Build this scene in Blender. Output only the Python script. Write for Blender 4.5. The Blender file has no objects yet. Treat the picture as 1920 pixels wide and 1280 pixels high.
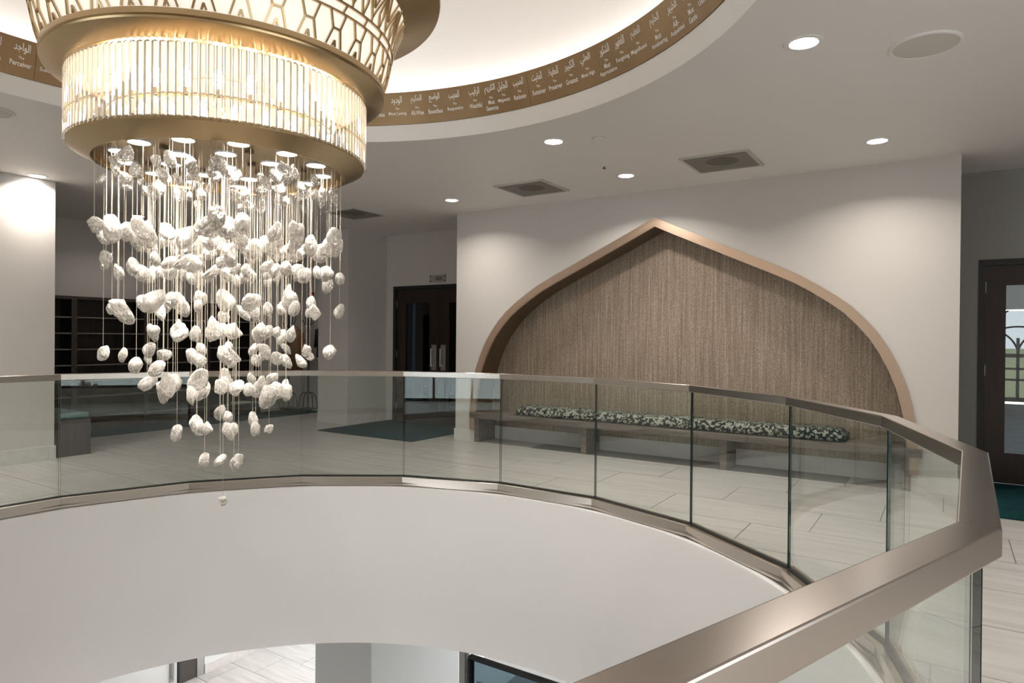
import bpy, bmesh, math, random
from mathutils import Vector, Matrix
sc = bpy.context.scene
COL = sc.collection
rng = random.Random(7)
PI = math.pi

# ------------------------------------------------------------------ camera
EYE = 1.40
YAW, PITCH, ROLL = math.radians(33.1), 0.0052, 0.00884
cam_d = bpy.data.cameras.new('camera'); cam = bpy.data.objects.new('camera', cam_d); COL.objects.link(cam)
cam_d.sensor_width = 36.0; cam_d.lens = 1254.34 / 1920 * 36.0; cam_d.clip_start = 0.05
cam.matrix_world = Matrix.Translation((0, 0, EYE)) @ Matrix.Rotation(YAW, 4, 'Z') @ Matrix.Rotation(PI/2 - PITCH, 4, 'X') @ Matrix.Rotation(ROLL, 4, 'Z')
sc.camera = cam
# ------------------------------------------------------------------ world, exposure
w = bpy.data.worlds.new('world'); sc.world = w; w.use_nodes = True
w.node_tree.nodes['Background'].inputs[0].default_value = (0.90, 0.95, 1.0, 1)
w.node_tree.nodes['Background'].inputs[1].default_value = 6.0
sc.view_settings.view_transform = 'Standard'; sc.view_settings.look = 'None'
sc.view_settings.exposure = 0.5; sc.view_settings.gamma = 1.0; sc.view_settings.use_curve_mapping = False
cy_ = sc.cycles
cy_.use_denoising = True; cy_.max_bounces = 10; cy_.transmission_bounces = 8; cy_.transparent_max_bounces = 16
cy_.diffuse_bounces = 4; cy_.glossy_bounces = 4; cy_.caustics_reflective = False; cy_.caustics_refractive = False
cy_.sample_clamp_indirect = 4.0

# ------------------------------------------------------------------ materials
MATS = {}
def new_mat(name):
    m = bpy.data.materials.new(name); m.use_nodes = True; MATS[name] = m
    return m, m.node_tree.nodes, m.node_tree.links, m.node_tree.nodes['Principled BSDF']
def setp(b, **k):
    for n, v in k.items():
        n = {'color': 'Base Color', 'rough': 'Roughness', 'metal': 'Metallic', 'trans': 'Transmission Weight', 'ior': 'IOR',
             'ecol': 'Emission Color', 'estr': 'Emission Strength', 'spec': 'Specular IOR Level', 'aniso': 'Anisotropic', 'sheen': 'Sheen Weight', 'coat': 'Coat Weight'}[n]
        b.inputs[n].default_value = (*v, 1) if isinstance(v, tuple) else v
def plain(name, color, rough=0.6, metal=0.0, **k):
    m, n, l, b = new_mat(name); setp(b, color=color, rough=rough, metal=metal, **k); return m
def coords(n, l, scale, kind='Object'):
    tc = n.new('ShaderNodeTexCoord'); mp = n.new('ShaderNodeMapping'); l.new(tc.outputs[kind], mp.inputs[0]); mp.inputs['Scale'].default_value = scale
    return mp
def noise(n, l, vec, scale, detail=4, rough=0.6):
    t = n.new('ShaderNodeTexNoise'); l.new(vec.outputs[0], t.inputs['Vector']); t.inputs['Scale'].default_value = scale
    t.inputs['Detail'].default_value = detail; t.inputs['Roughness'].default_value = rough; return t
def ramp(n, l, src, stops):
    r = n.new('ShaderNodeValToRGB'); l.new(src, r.inputs[0]); e = r.color_ramp.elements
    e[0].position, e[0].color = stops[0][0], (*stops[0][1], 1); e[1].position, e[1].color = stops[-1][0], (*stops[-1][1], 1)
    for p, c in stops[1:-1]:
        x = e.new(p); x.color = (*c, 1)
    return r
def bump(n, l, b, src, strength, dist=0.002):
    u = n.new('ShaderNodeBump'); u.inputs['Strength'].default_value = strength; u.inputs['Distance'].default_value = dist
    l.new(src, u.inputs['Height']); l.new(u.outputs[0], b.inputs['Normal'])
def streaky(name, stops, scale, nscale=3.0, rough=0.5, rand=True, detail=6, bmp=0.0, **k):
    """procedural stretched noise; scale gives the stretch of the object coordinates"""
    m, n, l, b = new_mat(name); mp = coords(n, l, scale)
    if rand:
        oi = n.new('ShaderNodeObjectInfo'); mu = n.new('ShaderNodeMath'); mu.operation = 'MULTIPLY'; mu.inputs[1].default_value = 37.0
        l.new(oi.outputs['Random'], mu.inputs[0]); cx = n.new('ShaderNodeCombineXYZ')
        for i in range(3): l.new(mu.outputs[0], cx.inputs[i])
        l.new(cx.outputs[0], mp.inputs['Location'])
    t = noise(n, l, mp, nscale, detail); r = ramp(n, l, t.outputs[0], stops); l.new(r.outputs[0], b.inputs['Base Color'])
    if bmp: bump(n, l, b, t.outputs[0], bmp)
    setp(b, rough=rough, **k); return m
def painted(name, color, rough=0.55):
    m, n, l, b = new_mat(name); mp = coords(n, l, (1, 1, 1)); t = noise(n, l, mp, 180, 3); setp(b, color=color, rough=rough, spec=0.3); bump(n, l, b, t.outputs[0], 0.06, 0.001); return m
def brushed(name, color, rough, scale, metal=1.0):
    m, n, l, b = new_mat(name); mp = coords(n, l, scale); t = noise(n, l, mp, 40, 4)
    mr = n.new('ShaderNodeMapRange'); mr.inputs['To Min'].default_value = rough - 0.02; mr.inputs['To Max'].default_value = rough + 0.03
    l.new(t.outputs[0], mr.inputs[0]); l.new(mr.outputs[0], b.inputs['Roughness'])
    c0 = tuple(x * 0.95 for x in color); c1 = tuple(min(1, x * 1.04) for x in color)
    r = ramp(n, l, t.outputs[0], [(0.3, c0), (0.7, c1)]); l.new(r.outputs[0], b.inputs['Base Color']); setp(b, metal=metal); return m
def emit(name, color, strength):
    m, n, l, b = new_mat(name); setp(b, color=(0.8, 0.8, 0.8), ecol=color, estr=strength, rough=0.4); return m

painted('wall_paint', (0.60, 0.565, 0.53)); painted('ceiling_paint', (0.78, 0.745, 0.71)); painted('dome_paint', (0.86, 0.83, 0.80), 0.6)
painted('fascia_paint', (0.84, 0.82, 0.80)); painted('dark_paint', (0.34, 0.34, 0.325))
streaky('floor_tile', [(0.25, (0.33, 0.307, 0.287)), (0.5, (0.44, 0.415, 0.392)), (0.75, (0.515, 0.49, 0.467))], (0.5, 7, 7), 2.2, rough=0.3)
streaky('base_tile', [(0.3, (0.60, 0.57, 0.54)), (0.7, (0.70, 0.67, 0.64))], (1, 6, 6), 2.0, rough=0.35)
plain('grout', (0.20, 0.185, 0.17), 0.9)
plain('nickel', (0.47, 0.42, 0.38), 0.24, 1.0); plain('nickel_base', (0.60, 0.535, 0.47), 0.27, 1.0)
plain('gasket', (0.012, 0.013, 0.013), 0.5)
brushed('brass', (0.50, 0.37, 0.21), 0.3, (1, 1, 30)); brushed('bright_brass', (0.78, 0.56, 0.28), 0.25, (1, 1, 30))
brushed('bronze_trim', (0.56, 0.42, 0.32), 0.36, (3, 3, 3)); plain('bronze_reveal', (0.16, 0.105, 0.065), 0.45, 0.6)
m, n, l, b = new_mat('bronze_band'); mp = coords(n, l, (1.2, 1.2, 1.2)); t = noise(n, l, mp, 2.0, 5)
r = ramp(n, l, t.outputs[0], [(0.3, (0.235, 0.155, 0.08)), (0.7, (0.31, 0.21, 0.11))]); l.new(r.outputs[0], b.inputs['Base Color']); setp(b, rough=0.42, metal=0.55)
plain('champagne', (0.88, 0.80, 0.68), 0.5, 0.2); plain('letter_white', (0.9, 0.88, 0.85), 0.5)
# wall covering: vertical shimmering strands
m, n, l, b = new_mat('wallcovering'); mp = coords(n, l, (1, 1, 0.022)); t = noise(n, l, mp, 70, 4, 0.55); mp2 = coords(n, l, (1, 1, 0.6)); t2 = noise(n, l, mp2, 130, 3, 0.8)
ad = n.new('ShaderNodeMath'); ad.operation = 'MULTIPLY_ADD'; l.new(t2.outputs[0], ad.inputs[0]); ad.inputs[1].default_value = 0.8; hf = n.new('ShaderNodeMath'); hf.operation = 'MULTIPLY'; hf.inputs[1].default_value = 0.5; l.new(t.outputs[0], hf.inputs[0]); l.new(hf.outputs[0], ad.inputs[2])
r = ramp(n, l, ad.outputs[0], [(0.44, (0.145, 0.105, 0.075)), (0.64, (0.26, 0.198, 0.147)), (0.86, (0.50, 0.42, 0.335))]); l.new(r.outputs[0], b.inputs['Base Color'])
setp(b, rough=0.42, metal=0.35); bump(n, l, b, ad.outputs[0], 0.35, 0.004)
streaky('bench_wood', [(0.3, (0.075, 0.058, 0.048)), (0.5, (0.125, 0.10, 0.085)), (0.72, (0.195, 0.165, 0.145))], (0.5, 9, 9), 3.0, rough=0.42)
streaky('espresso', [(0.3, (0.012, 0.008, 0.006)), (0.7, (0.032, 0.021, 0.016))], (4, 4, 0.5), 4.0, rough=0.4)
streaky('shelf_wood', [(0.3, (0.028, 0.021, 0.018)), (0.7, (0.055, 0.043, 0.037))], (4, 0.5, 4), 4.0, rough=0.42)
streaky('door_wood', [(0.3, (0.012, 0.006, 0.004)), (0.7, (0.03, 0.016, 0.011))], (8, 8, 0.6), 3.0, rough=0.35)
plain('black_frame', (0.012, 0.013, 0.015), 0.4); plain('shelf_edge', (0.20, 0.18, 0.165), 0.45)
streaky('grey_wood', [(0.3, (0.05, 0.043, 0.04)), (0.7, (0.085, 0.075, 0.07))], (9, 9, 0.5), 3.0, rough=0.45)
m, n, l, b = new_mat('teal_carpet'); mp = coords(n, l, (1, 1, 1)); t = noise(n, l, mp, 9, 6, 0.75); r = ramp(n, l, t.outputs[0], [(0.3, (0.004, 0.028, 0.033)), (0.7, (0.010, 0.052, 0.058))]); l.new(r.outputs[0], b.inputs['Base Color']); setp(b, rough=0.95, spec=0.1)
t3 = noise(n, l, mp, 400, 2); bump(n, l, b, t3.outputs[0], 0.5, 0.004)
plain('teal_vinyl', (0.055, 0.12, 0.115), 0.45)
streaky('striped_carpet', [(0.3, (0.03, 0.05, 0.06)), (0.7, (0.13, 0.17, 0.19))], (0.6, 7, 1), 2.5, rough=0.95, rand=False)
# patterned cushion cloth
m, n, l, b = new_mat('cushion_cloth'); mp = coords(n, l, (1, 1, 1)); v = n.new('ShaderNodeTexVoronoi'); v.feature = 'F1'; v.inputs['Scale'].default_value = 48; v.inputs['Randomness'].default_value = 0.85
nz = noise(n, l, mp, 30, 2); mx = n.new('ShaderNodeMixRGB'); mx.inputs[0].default_value = 0.03; l.new(mp.outputs[0], mx.inputs[1]); l.new(nz.outputs['Color'], mx.inputs[2]); l.new(mx.outputs[0], v.inputs['Vector'])
sx = n.new('ShaderNodeSeparateColor'); l.new(v.outputs['Color'], sx.inputs[0]); r = ramp(n, l, sx.outputs[0], [(0.58, (0.012, 0.016, 0.015)), (0.61, (0.30, 0.30, 0.25))]); r.color_ramp.interpolation = 'LINEAR'; l.new(r.outputs[0], b.inputs['Base Color']); setp(b, rough=0.85, spec=0.2)
# glass sheets: fresnel mix of clear and mirror
def sheet_glass(name, tint, refl=1.0):
    m = bpy.data.materials.new(name); m.use_nodes = True; MATS[name] = m; n, l = m.node_tree.nodes, m.node_tree.links; n.clear()
    o = n.new('ShaderNodeOutputMaterial'); mx = n.new('ShaderNodeMixShader'); tr = n.new('ShaderNodeBsdfTransparent'); gl = n.new('ShaderNodeBsdfGlossy'); fr = n.new('ShaderNodeFresnel')
    ge = n.new('ShaderNodeNewGeometry'); mi = n.new('ShaderNodeMapRange'); mi.inputs['To Min'].default_value = 1.5; mi.inputs['To Max'].default_value = 1/1.5
    l.new(ge.outputs['Backfacing'], mi.inputs[0]); l.new(mi.outputs[0], fr.inputs[0])     # same reflectance from both sides of the sheet
    tr.inputs[0].default_value = (*tint, 1); gl.inputs['Roughness'].default_value = 0.0; gl.inputs[0].default_value = (refl, refl, refl, 1)
    l.new(fr.outputs[0], mx.inputs[0]); l.new(tr.outputs[0], mx.inputs[1]); l.new(gl.outputs[0], mx.inputs[2]); l.new(mx.outputs[0], o.inputs[0]); return m
sheet_glass('rail_glass', (0.925, 0.96, 0.945)); sheet_glass('window_glass', (0.95, 0.97, 0.97)); sheet_glass('dark_glass', (0.10, 0.17, 0.22)); sheet_glass('south_glass', (0.62, 0.63, 0.63)); sheet_glass('east_glass', (0.64, 0.64, 0.63)); sheet_glass('tinted_glass', (0.30, 0.31, 0.31)); sheet_glass('store_glass', (0.35, 0.43, 0.46))
plain('glass_edge', (0.008, 0.035, 0.032), 0.15)
# clear crystal with a little inner scattering
def crystal(name, milk, rough):
    m = bpy.data.materials.new(name); m.use_nodes = True; MATS[name] = m; n, l = m.node_tree.nodes, m.node_tree.links; n.clear()
    o = n.new('ShaderNodeOutputMaterial'); g = n.new('ShaderNodeBsdfGlass'); g.inputs['IOR'].default_value = 1.46; g.inputs['Roughness'].default_value = rough; g.inputs[0].default_value = (1, 0.98, 0.95, 1)
    d = n.new('ShaderNodeBsdfTranslucent'); d.inputs[0].default_value = (1, 0.965, 0.92, 1); d2 = n.new('ShaderNodeBsdfDiffuse'); d2.inputs[0].default_value = (1, 0.97, 0.93, 1)
    m1 = n.new('ShaderNodeMixShader'); m1.inputs[0].default_value = 0.35; l.new(d.outputs[0], m1.inputs[1]); l.new(d2.outputs[0], m1.inputs[2])
    tc = n.new('ShaderNodeTexCoord'); t = n.new('ShaderNodeTexNoise'); t.inputs['Scale'].default_value = 1.5; t.inputs['Detail'].default_value = 1.5; l.new(tc.outputs['Object'], t.inputs['Vector'])
    mr = n.new('ShaderNodeMapRange'); mr.inputs['From Min'].default_value = 0.35; mr.inputs['From Max'].default_value = 0.68; mr.inputs['To Min'].default_value = milk * 0.45; mr.inputs['To Max'].default_value = milk * 1.6; l.new(t.outputs[0], mr.inputs[0])
    bp = n.new('ShaderNodeBump'); bp.inputs['Strength'].default_value = 0.6; bp.inputs['Distance'].default_value = 0.25; l.new(t.outputs[0], bp.inputs['Height']); l.new(bp.outputs[0], g.inputs['Normal'])
    m2 = n.new('ShaderNodeMixShader'); l.new(mr.outputs[0], m2.inputs[0]); l.new(g.outputs[0], m2.inputs[1]); l.new(m1.outputs[0], m2.inputs[2]); l.new(m2.outputs[0], o.inputs[0]); return m
crystal('stone_glass', 0.20, 0.0); crystal('prism_glass', 0.16, 0.0)
emit('shade_glow', (1.0, 0.85, 0.66), 0.50); emit('bulb_glow', (1.0, 0.92, 0.80), 22.0); emit('puck_glow', (1.0, 0.93, 0.84), 8.0)
emit('lens_glow', (0.97, 0.98, 1.0), 14.0); emit('cove_glow', (1.0, 0.965, 0.935), 6.5)
plain('wire_metal', (0.50, 0.44, 0.36), 0.4, 0.6); plain('white_trim', (0.78, 0.76, 0.73), 0.5); plain('speaker_cloth', (0.60, 0.57, 0.51), 0.8)
plain('vent_frame', (0.52, 0.50, 0.45), 0.5); plain('vent_back', (0.30, 0.285, 0.25), 0.7); plain('duct_dark', (0.05, 0.045, 0.038), 0.9)
m = bpy.data.materials.new('vent_mesh'); m.use_nodes = True; MATS['vent_mesh'] = m; n, l = m.node_tree.nodes, m.node_tree.links; bs = n['Principled BSDF']; setp(bs, color=(0.34, 0.32, 0.28), rough=0.6)
tr = n.new('ShaderNodeBsdfTransparent'); mx = n.new('ShaderNodeMixShader'); mx.inputs[0].default_value = 0.72; l.new(bs.outputs[0], mx.inputs[1]); l.new(tr.outputs[0], mx.inputs[2]); l.new(mx.outputs[0], n['Material Output'].inputs[0])
plain('steel', (0.55, 0.54, 0.52), 0.35, 1.0); plain('black_plastic', (0.015, 0.015, 0.016), 0.35); plain('red_plastic', (0.35, 0.01, 0.015), 0.4)
plain('navy_metal', (0.012, 0.022, 0.04), 0.4); plain('tan_leather', (0.19, 0.10, 0.045), 0.5); plain('black_cloth', (0.012, 0.012, 0.014), 0.9)
plain('sign_acrylic', (0.36, 0.33, 0.30), 0.3); plain('sign_ink', (0.03, 0.028, 0.026), 0.6); plain('paper', (0.7, 0.68, 0.62), 0.8)
plain('lawn', (0.30, 0.31, 0.16), 0.95); plain('autumn_leaves', (0.30, 0.10, 0.07), 0.9); plain('green_leaves', (0.12, 0.16, 0.06), 0.9); plain('bark', (0.08, 0.06, 0.045), 0.9)
plain('white_wall', (0.72, 0.72, 0.70), 0.6)

# ------------------------------------------------------------------ helpers
def mesh_obj(name, verts, faces, mat, parent=None, smooth=False):
    me = bpy.data.meshes.new(name); me.from_pydata(verts, [], faces); me.update()
    if mat: me.materials.append(MATS[mat] if isinstance(mat, str) else mat)
    if smooth:
        for p in me.polygons: p.use_smooth = True
    o = bpy.data.objects.new(name, me); COL.objects.link(o)
    if parent: o.parent = parent
    return o
def link(name, me, parent=None):
    o = bpy.data.objects.new(name, me); COL.objects.link(o)
    if parent: o.parent = parent
    return o
def box_data(x0, x1, y0, y1, z0, z1):
    v = [(x0,y0,z0),(x1,y0,z0),(x1,y1,z0),(x0,y1,z0),(x0,y0,z1),(x1,y0,z1),(x1,y1,z1),(x0,y1,z1)]
    f = [(0,3,2,1),(4,5,6,7),(0,1,5,4),(1,2,6,5),(2,3,7,6),(3,0,4,7)]
    return v, f
def box(name, x0, x1, y0, y1, z0, z1, mat, parent=None, bevel=0.0):
    if bevel <= 0: return mesh_obj(name, *box_data(x0,x1,y0,y1,z0,z1), mat, parent)
    bm = bmesh.new(); v, f = box_data(x0,x1,y0,y1,z0,z1); vs = [bm.verts.new(a) for a in v]
    for a in f: bm.faces.new([vs[i] for i in a])
    bmesh.ops.bevel(bm, geom=bm.edges[:], offset=bevel, segments=2, profile=0.6, affect='EDGES')
    return bm_obj(name, bm, mat, parent, True)
def bm_obj(name, bm, mat, parent=None, smooth=False):
    bmesh.ops.recalc_face_normals(bm, faces=bm.faces[:])
    me = bpy.data.meshes.new(name); bm.to_mesh(me); bm.free()
    if mat: me.materials.append(MATS[mat])
    if smooth:
        for p in me.polygons: p.use_smooth = True
    return link(name, me, parent)
def lathe(name, prof, mat, parent=None, seg=96, center=(0,0), smooth=True, closed=False):
    """prof: list of (r,z); revolve around vertical axis at center"""
    v, f = [], []; n = len(prof)
    for i in range(seg):
        a = 2*PI*i/seg
        for r, z in prof: v.append((center[0]+r*math.cos(a), center[1]+r*math.sin(a), z))
    for i in range(seg):
        j = (i+1) % seg
        for k in range(n if closed else n-1):
            k2 = (k+1) % n
            f.append((i*n+k, j*n+k, j*n+k2, i*n+k2))
    o = mesh_obj(name, v, f, mat, parent, False)
    if smooth:
        for p in o.data.polygons: p.use_smooth = True
        md = o.modifiers.new('split', 'EDGE_SPLIT'); md.split_angle = math.radians(35)
    return o
def tube(bm, p0, p1, r, seg=8, r1=None):
    p0, p1 = Vector(p0), Vector(p1); d = (p1-p0); r1 = r if r1 is None else r1
    q = d.to_track_quat('Z', 'Y'); a = []; b = []
    for i in range(seg):
        t = 2*PI*i/seg; c = Vector((math.cos(t), math.sin(t), 0))
        a.append(bm.verts.new(p0 + q @ (c*r))); b.append(bm.verts.new(p1 + q @ (c*r1)))
    for i in range(seg):
        j = (i+1) % seg; bm.faces.new((a[i], a[j], b[j], b[i]))
    bm.faces.new(a[::-1]); bm.faces.new(b)
def tag(o, label=None, cat=None, group=None, kind=None):
    if label: o['label'] = label
    if cat: o['category'] = cat
    if group: o['group'] = group
    if kind: o['kind'] = kind
    return o
def struct(o): o['kind'] = 'structure'; return o
def empty(name, loc, label, cat, group=None, rz=0):
    o = bpy.data.objects.new(name, None); COL.objects.link(o); o.location = loc; o.rotation_euler = (0, 0, rz); o.empty_display_size = 0.1
    return tag(o, label, cat, group)
def sempty(name, loc=(0,0,0)):
    o = bpy.data.objects.new(name, None); COL.objects.link(o); o.location = loc; o['kind'] = 'structure'; return o
def area_light(name, loc, power, size, color, parent=None, rot=(0,0,0), shape='DISK', spread=PI):
    d = bpy.data.lights.new(name, 'AREA'); d.energy = power; d.shape = shape; d.size = size; d.color = color; d.spread = spread
    o = bpy.data.objects.new(name, d); COL.objects.link(o); o.location = loc; o.rotation_euler = rot
    if parent: o.parent = parent
    return o

H = 3.10                                    # ceiling height
C = Vector((-3.046, 2.031)); RR = 3.146     # centre and circumradius of the guard rail polygon
A0 = math.radians(169.764); NSEG = 20; C9 = math.cos(PI/NSEG)
CO = Vector((-2.959, 1.903))                # centre of the ceiling opening
def rv(i, off=0.0):
    a = A0 - 2*PI*i/NSEG; r = RR + off / C9
    return Vector((C.x + r*math.cos(a), C.y + r*math.sin(a)))

# ------------------------------------------------------------------ upper floor: grout slab + tiles
def circle_pts(c, r, n=96): return [(c.x + r*math.cos(2*PI*i/n), c.y + r*math.sin(2*PI*i/n)) for i in range(n)]
def slab_with_hole(name, x0, x1, y0, y1, z, c, r, mat, flip=False, n=96):
    pts = circle_pts(c, r, n); v = []; f = []
    for p in pts:
        dx, dy = p[0]-c.x, p[1]-c.y; s = 1e9
        if dx > 1e-9: s = min(s, (x1-c.x)/dx)
        if dx < -1e-9: s = min(s, (x0-c.x)/dx)
        if dy > 1e-9: s = min(s, (y1-c.y)/dy)
        if dy < -1e-9: s = min(s, (y0-c.y)/dy)
        v.append((p[0], p[1], z)); v.append((c.x+dx*s, c.y+dy*s, z))
    for i in range(n):
        j = (i+1) % n; q = (2*i, 2*i+1, 2*j+1, 2*j); f.append(q if not flip else q[::-1])
        # fill corners
        a, b = v[2*i+1], v[2*j+1]
        if abs(a[0]-b[0]) > 1e-6 and abs(a[1]-b[1]) > 1e-6:
            cx = a[0] if abs(abs(a[0]) - max(abs(x0), abs(x1))) < 1e-6 or a[0] in (x0, x1) else b[0]
            cyy = b[1] if cx == a[0] else a[1]
            v.append((cx, cyy, z)); f.append((2*i+1, len(v)-1, 2*j+1) if not flip else (2*j+1, len(v)-1, 2*i+1))
    return mesh_obj(name, v, f, mat)
floor = struct(slab_with_hole('floor', -11.2, 3.2, -3.4, 9.1, -0.006, C, 3.07, 'grout'))
RAILPOLY = [rv(i, 0.03) for i in range(NSEG)][::-1]      # counter-clockwise
def clip(poly, p, q, keep_left):
    out = []
    def side(a): s = (q.x-p.x)*(a[1]-p.y) - (q.y-p.y)*(a[0]-p.x); return s if keep_left else -s
    for i in range(len(poly)):
        a, b = poly[i], poly[(i+1) % len(poly)]; sa, sb = side(a), side(b)
        if sa >= 0: out.append(a)
        if (sa > 0 and sb < 0) or (sa < 0 and sb > 0):
            t = sa/(sa-sb); out.append((a[0]+(b[0]-a[0])*t, a[1]+(b[1]-a[1])*t))
    return out
def outside_pieces(rect):
    pieces = []; cur = rect
    for i in range(len(RAILPOLY)):
        p, q = RAILPOLY[i], RAILPOLY[(i+1) % len(RAILPOLY)]
        o = clip(cur, p, q, False)
        if len(o) >= 3: pieces.append(o)
        cur = clip(cur, p, q, True)
        if len(cur) < 3: break
    return pieces
def prism(bm, poly, z0, z1):
    a = [bm.verts.new((x, y, z0)) for x, y in poly]; b = [bm.verts.new((x, y, z1)) for x, y in poly]
    try:
        bm.faces.new(b); bm.faces.new(a[::-1])
        for i in range(len(poly)):
            j = (i+1) % len(poly); bm.faces.new((a[i], a[j], b[j], b[i]))
    except ValueError: pass
TL, TW, GAP = 1.215, 0.62, 0.0038
def in_room(x, y):
    if y > 7.27 and -5.6 < x < 0.05: return False
    if y > 8.33 and x > -8.0: return False
    if y > 8.16 and x > 0.08: return False
    return -10.9 < x < 3.1 and -3.3 < y < 9.0
full_tile = None; ntile = 0
for r in range(-13, 8):
    y0 = 4.67 + r*TW; off = -1.25 + 0.41*r
    k0 = math.floor((-11.2-off)/TL); k1 = math.ceil((3.2-off)/TL)
    for k in range(k0, k1+1):
        x0 = off + k*TL; x1 = x0 + TL; y1 = y0 + TW
        xa, xb, ya, yb = max(x0, -10.86)+GAP, min(x1, 3.1)-GAP, max(y0, -3.3)+GAP, min(y1, 9.0)-GAP
        if xb - xa < 0.03 or yb - ya < 0.03: continue
        if not any(in_room(px, py) for px in (xa, xb, (xa+xb)/2) for py in (ya, yb)): continue
        if xa < 0.0 and xb > -5.6 and yb > 7.28 and ya < 7.28: yb = 7.28 if (xa > -5.6 and xb < 0.05) else yb
        rect = [(xa, ya), (xb, ya), (xb, yb), (xa, yb)]
        far = all((Vector(p)-C).length > RR + 0.1 for p in rect) and (abs((xa+xb)/2-C.x) > 2.6 or abs((ya+yb)/2-C.y) > 2.6)
        inside = all((Vector(p)-C).length < 3.0 for p in rect)
        if inside: continue
        pieces = [rect] if far else outside_pieces(rect)
        pieces = [p for p in pieces if len(p) >= 3]
        if not pieces: continue
        bm = bmesh.new()
        mx, my = (xa+xb)/2, (ya+yb)/2
        for p in pieces: prism(bm, [(x-mx, y-my) for x, y in p], -0.02, 0.0)
        o = bm_obj('tile', bm, 'floor_tile', floor); o.location = (mx, my, 0); ntile += 1

# ------------------------------------------------------------------ opening edge: ledge, white fascia, lower ceiling
struct(lathe('trim_1', [(3.20, -0.034), (3.035, -0.034), (3.03, -0.045), (3.03, -1.53), (3.25, -1.53)], 'fascia_paint', seg=128, center=C))
struct(slab_with_hole('ceiling_lower', -12.0, 3.2, -3.4, 9.1, -1.53, C, 3.2, 'white_wall', True))

# ------------------------------------------------------------------ guard rail
rail = empty('glass_railing', (C.x, C.y, 0), 'round guard rail of clear glass panels with a brushed nickel handrail around the floor opening', 'railing')
def ring_seg(name, i, o0, o1, z0, z1, mat, g0=0.0, g1=0.0, bevel=0.0):
    pts = []
    for k, g in ((i, g0), (i+1, -g1)):
        pa, pb = rv(k, o0), rv(k, o1); d = (rv(i+1)-rv(i)).normalized()*g
        pts.append((pa+d-C, pb+d-C))
    (a, b), (c, d) = pts
    v = [(a.x,a.y,z0),(b.x,b.y,z0),(d.x,d.y,z0),(c.x,c.y,z0),(a.x,a.y,z1),(b.x,b.y,z1),(d.x,d.y,z1),(c.x,c.y,z1)]
    f = [(0,3,2,1),(4,5,6,7),(0,1,5,4),(1,2,6,5),(2,3,7,6),(3,0,4,7)]
    if not bevel: return mesh_obj(name, v, f, mat, rail)
    bm = bmesh.new(); vs = [bm.verts.new(p) for p in v]
    for q in f: bm.faces.new([vs[t] for t in q])
    bm.edges.ensure_lookup_table()
    es = [e for e in bm.edges if abs(e.verts[0].co.z-e.verts[1].co.z) < 1e-6 and (e.verts[0].co-e.verts[1].co).length > 0.3]
    bmesh.ops.bevel(bm, geom=es, offset=bevel, segments=2, profile=0.5, affect='EDGES')
    return bm_obj(name, bm, mat, rail)
for i in range(NSEG):
    ring_seg('handrail', i, -0.034, 0.034, 1.018, 1.07, 'nickel', 0.0004, 0.0004, 0.004)
    g = ring_seg('glass_panel', i, -0.0065, 0.0065, 0.03, 1.03, 'rail_glass', 0.006, 0.006)
    g.data.materials.append(MATS['glass_edge'])
    for p in g.data.polygons:
        if p.area < 0.03: p.material_index = 1
    ring_seg('base_cladding', i, -0.052, -0.018, -0.03, 0.055, 'nickel_base', 0.0006, 0.0006, 0.003)
    ring_seg('base_cladding', i, 0.018, 0.052, -0.004, 0.055, 'nickel_base', 0.0006, 0.0006, 0.003)
    ring_seg('gasket', i, -0.018, 0.018, 0.0, 0.060, 'gasket')

# ------------------------------------------------------------------ ceiling and dome
struct(slab_with_hole('ceiling', -11.2, 3.2, -3.4, 9.1, H, CO, 2.65, 'ceiling_paint', True, 128))
dome_prof = [(2.65, H), (2.598, 3.222), (2.60, 3.224), (2.60, 3.472), (2.72, 3.472), (2.72, 3.53)]
for i in range(1, 15):
    t = i/14*PI/2; dome_prof.append((2.72*math.cos(t), 3.53 + 1.40*math.sin(t)))
struct(lathe('ceiling_dome', dome_prof, 'dome_paint', seg=128, center=CO))
band = sempty('trim_2', (CO.x, CO.y, 0)); band['label'] = 'bronze band lettered in white around the dome base'
SEAMS = [85.64, 129.9, 174.42, 218, 262, 306, 350, 394, 445.64]
for s0, s1 in zip(SEAMS[:-1], SEAMS[1:]):
    v, f = [], []; nn = 24
    for k in range(nn+1):
        a = math.radians(s0 + 0.03 + (s1-s0-0.06)*k/nn)
        for r_, z_ in ((2.59, 3.225), (2.51, 3.47), (2.535, 3.47), (2.612, 3.225)): v.append((r_*math.cos(a), r_*math.sin(a), z_))
    for k in range(nn):
        for q in range(4):
            q2 = (q+1) % 4; f.append((k*4+q, k*4+q2, k*4+4+q2, k*4+4+q))
    f += [(0,1,2,3), (nn*4+3, nn*4+2, nn*4+1, nn*4)]
    o = mesh_obj('panel', v, f, 'bronze_band', band)
    bm = bmesh.new(); bm.from_mesh(o.data); bmesh.ops.recalc_face_normals(bm, faces=bm.faces[:]); bm.to_mesh(o.data); bm.free()
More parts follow.
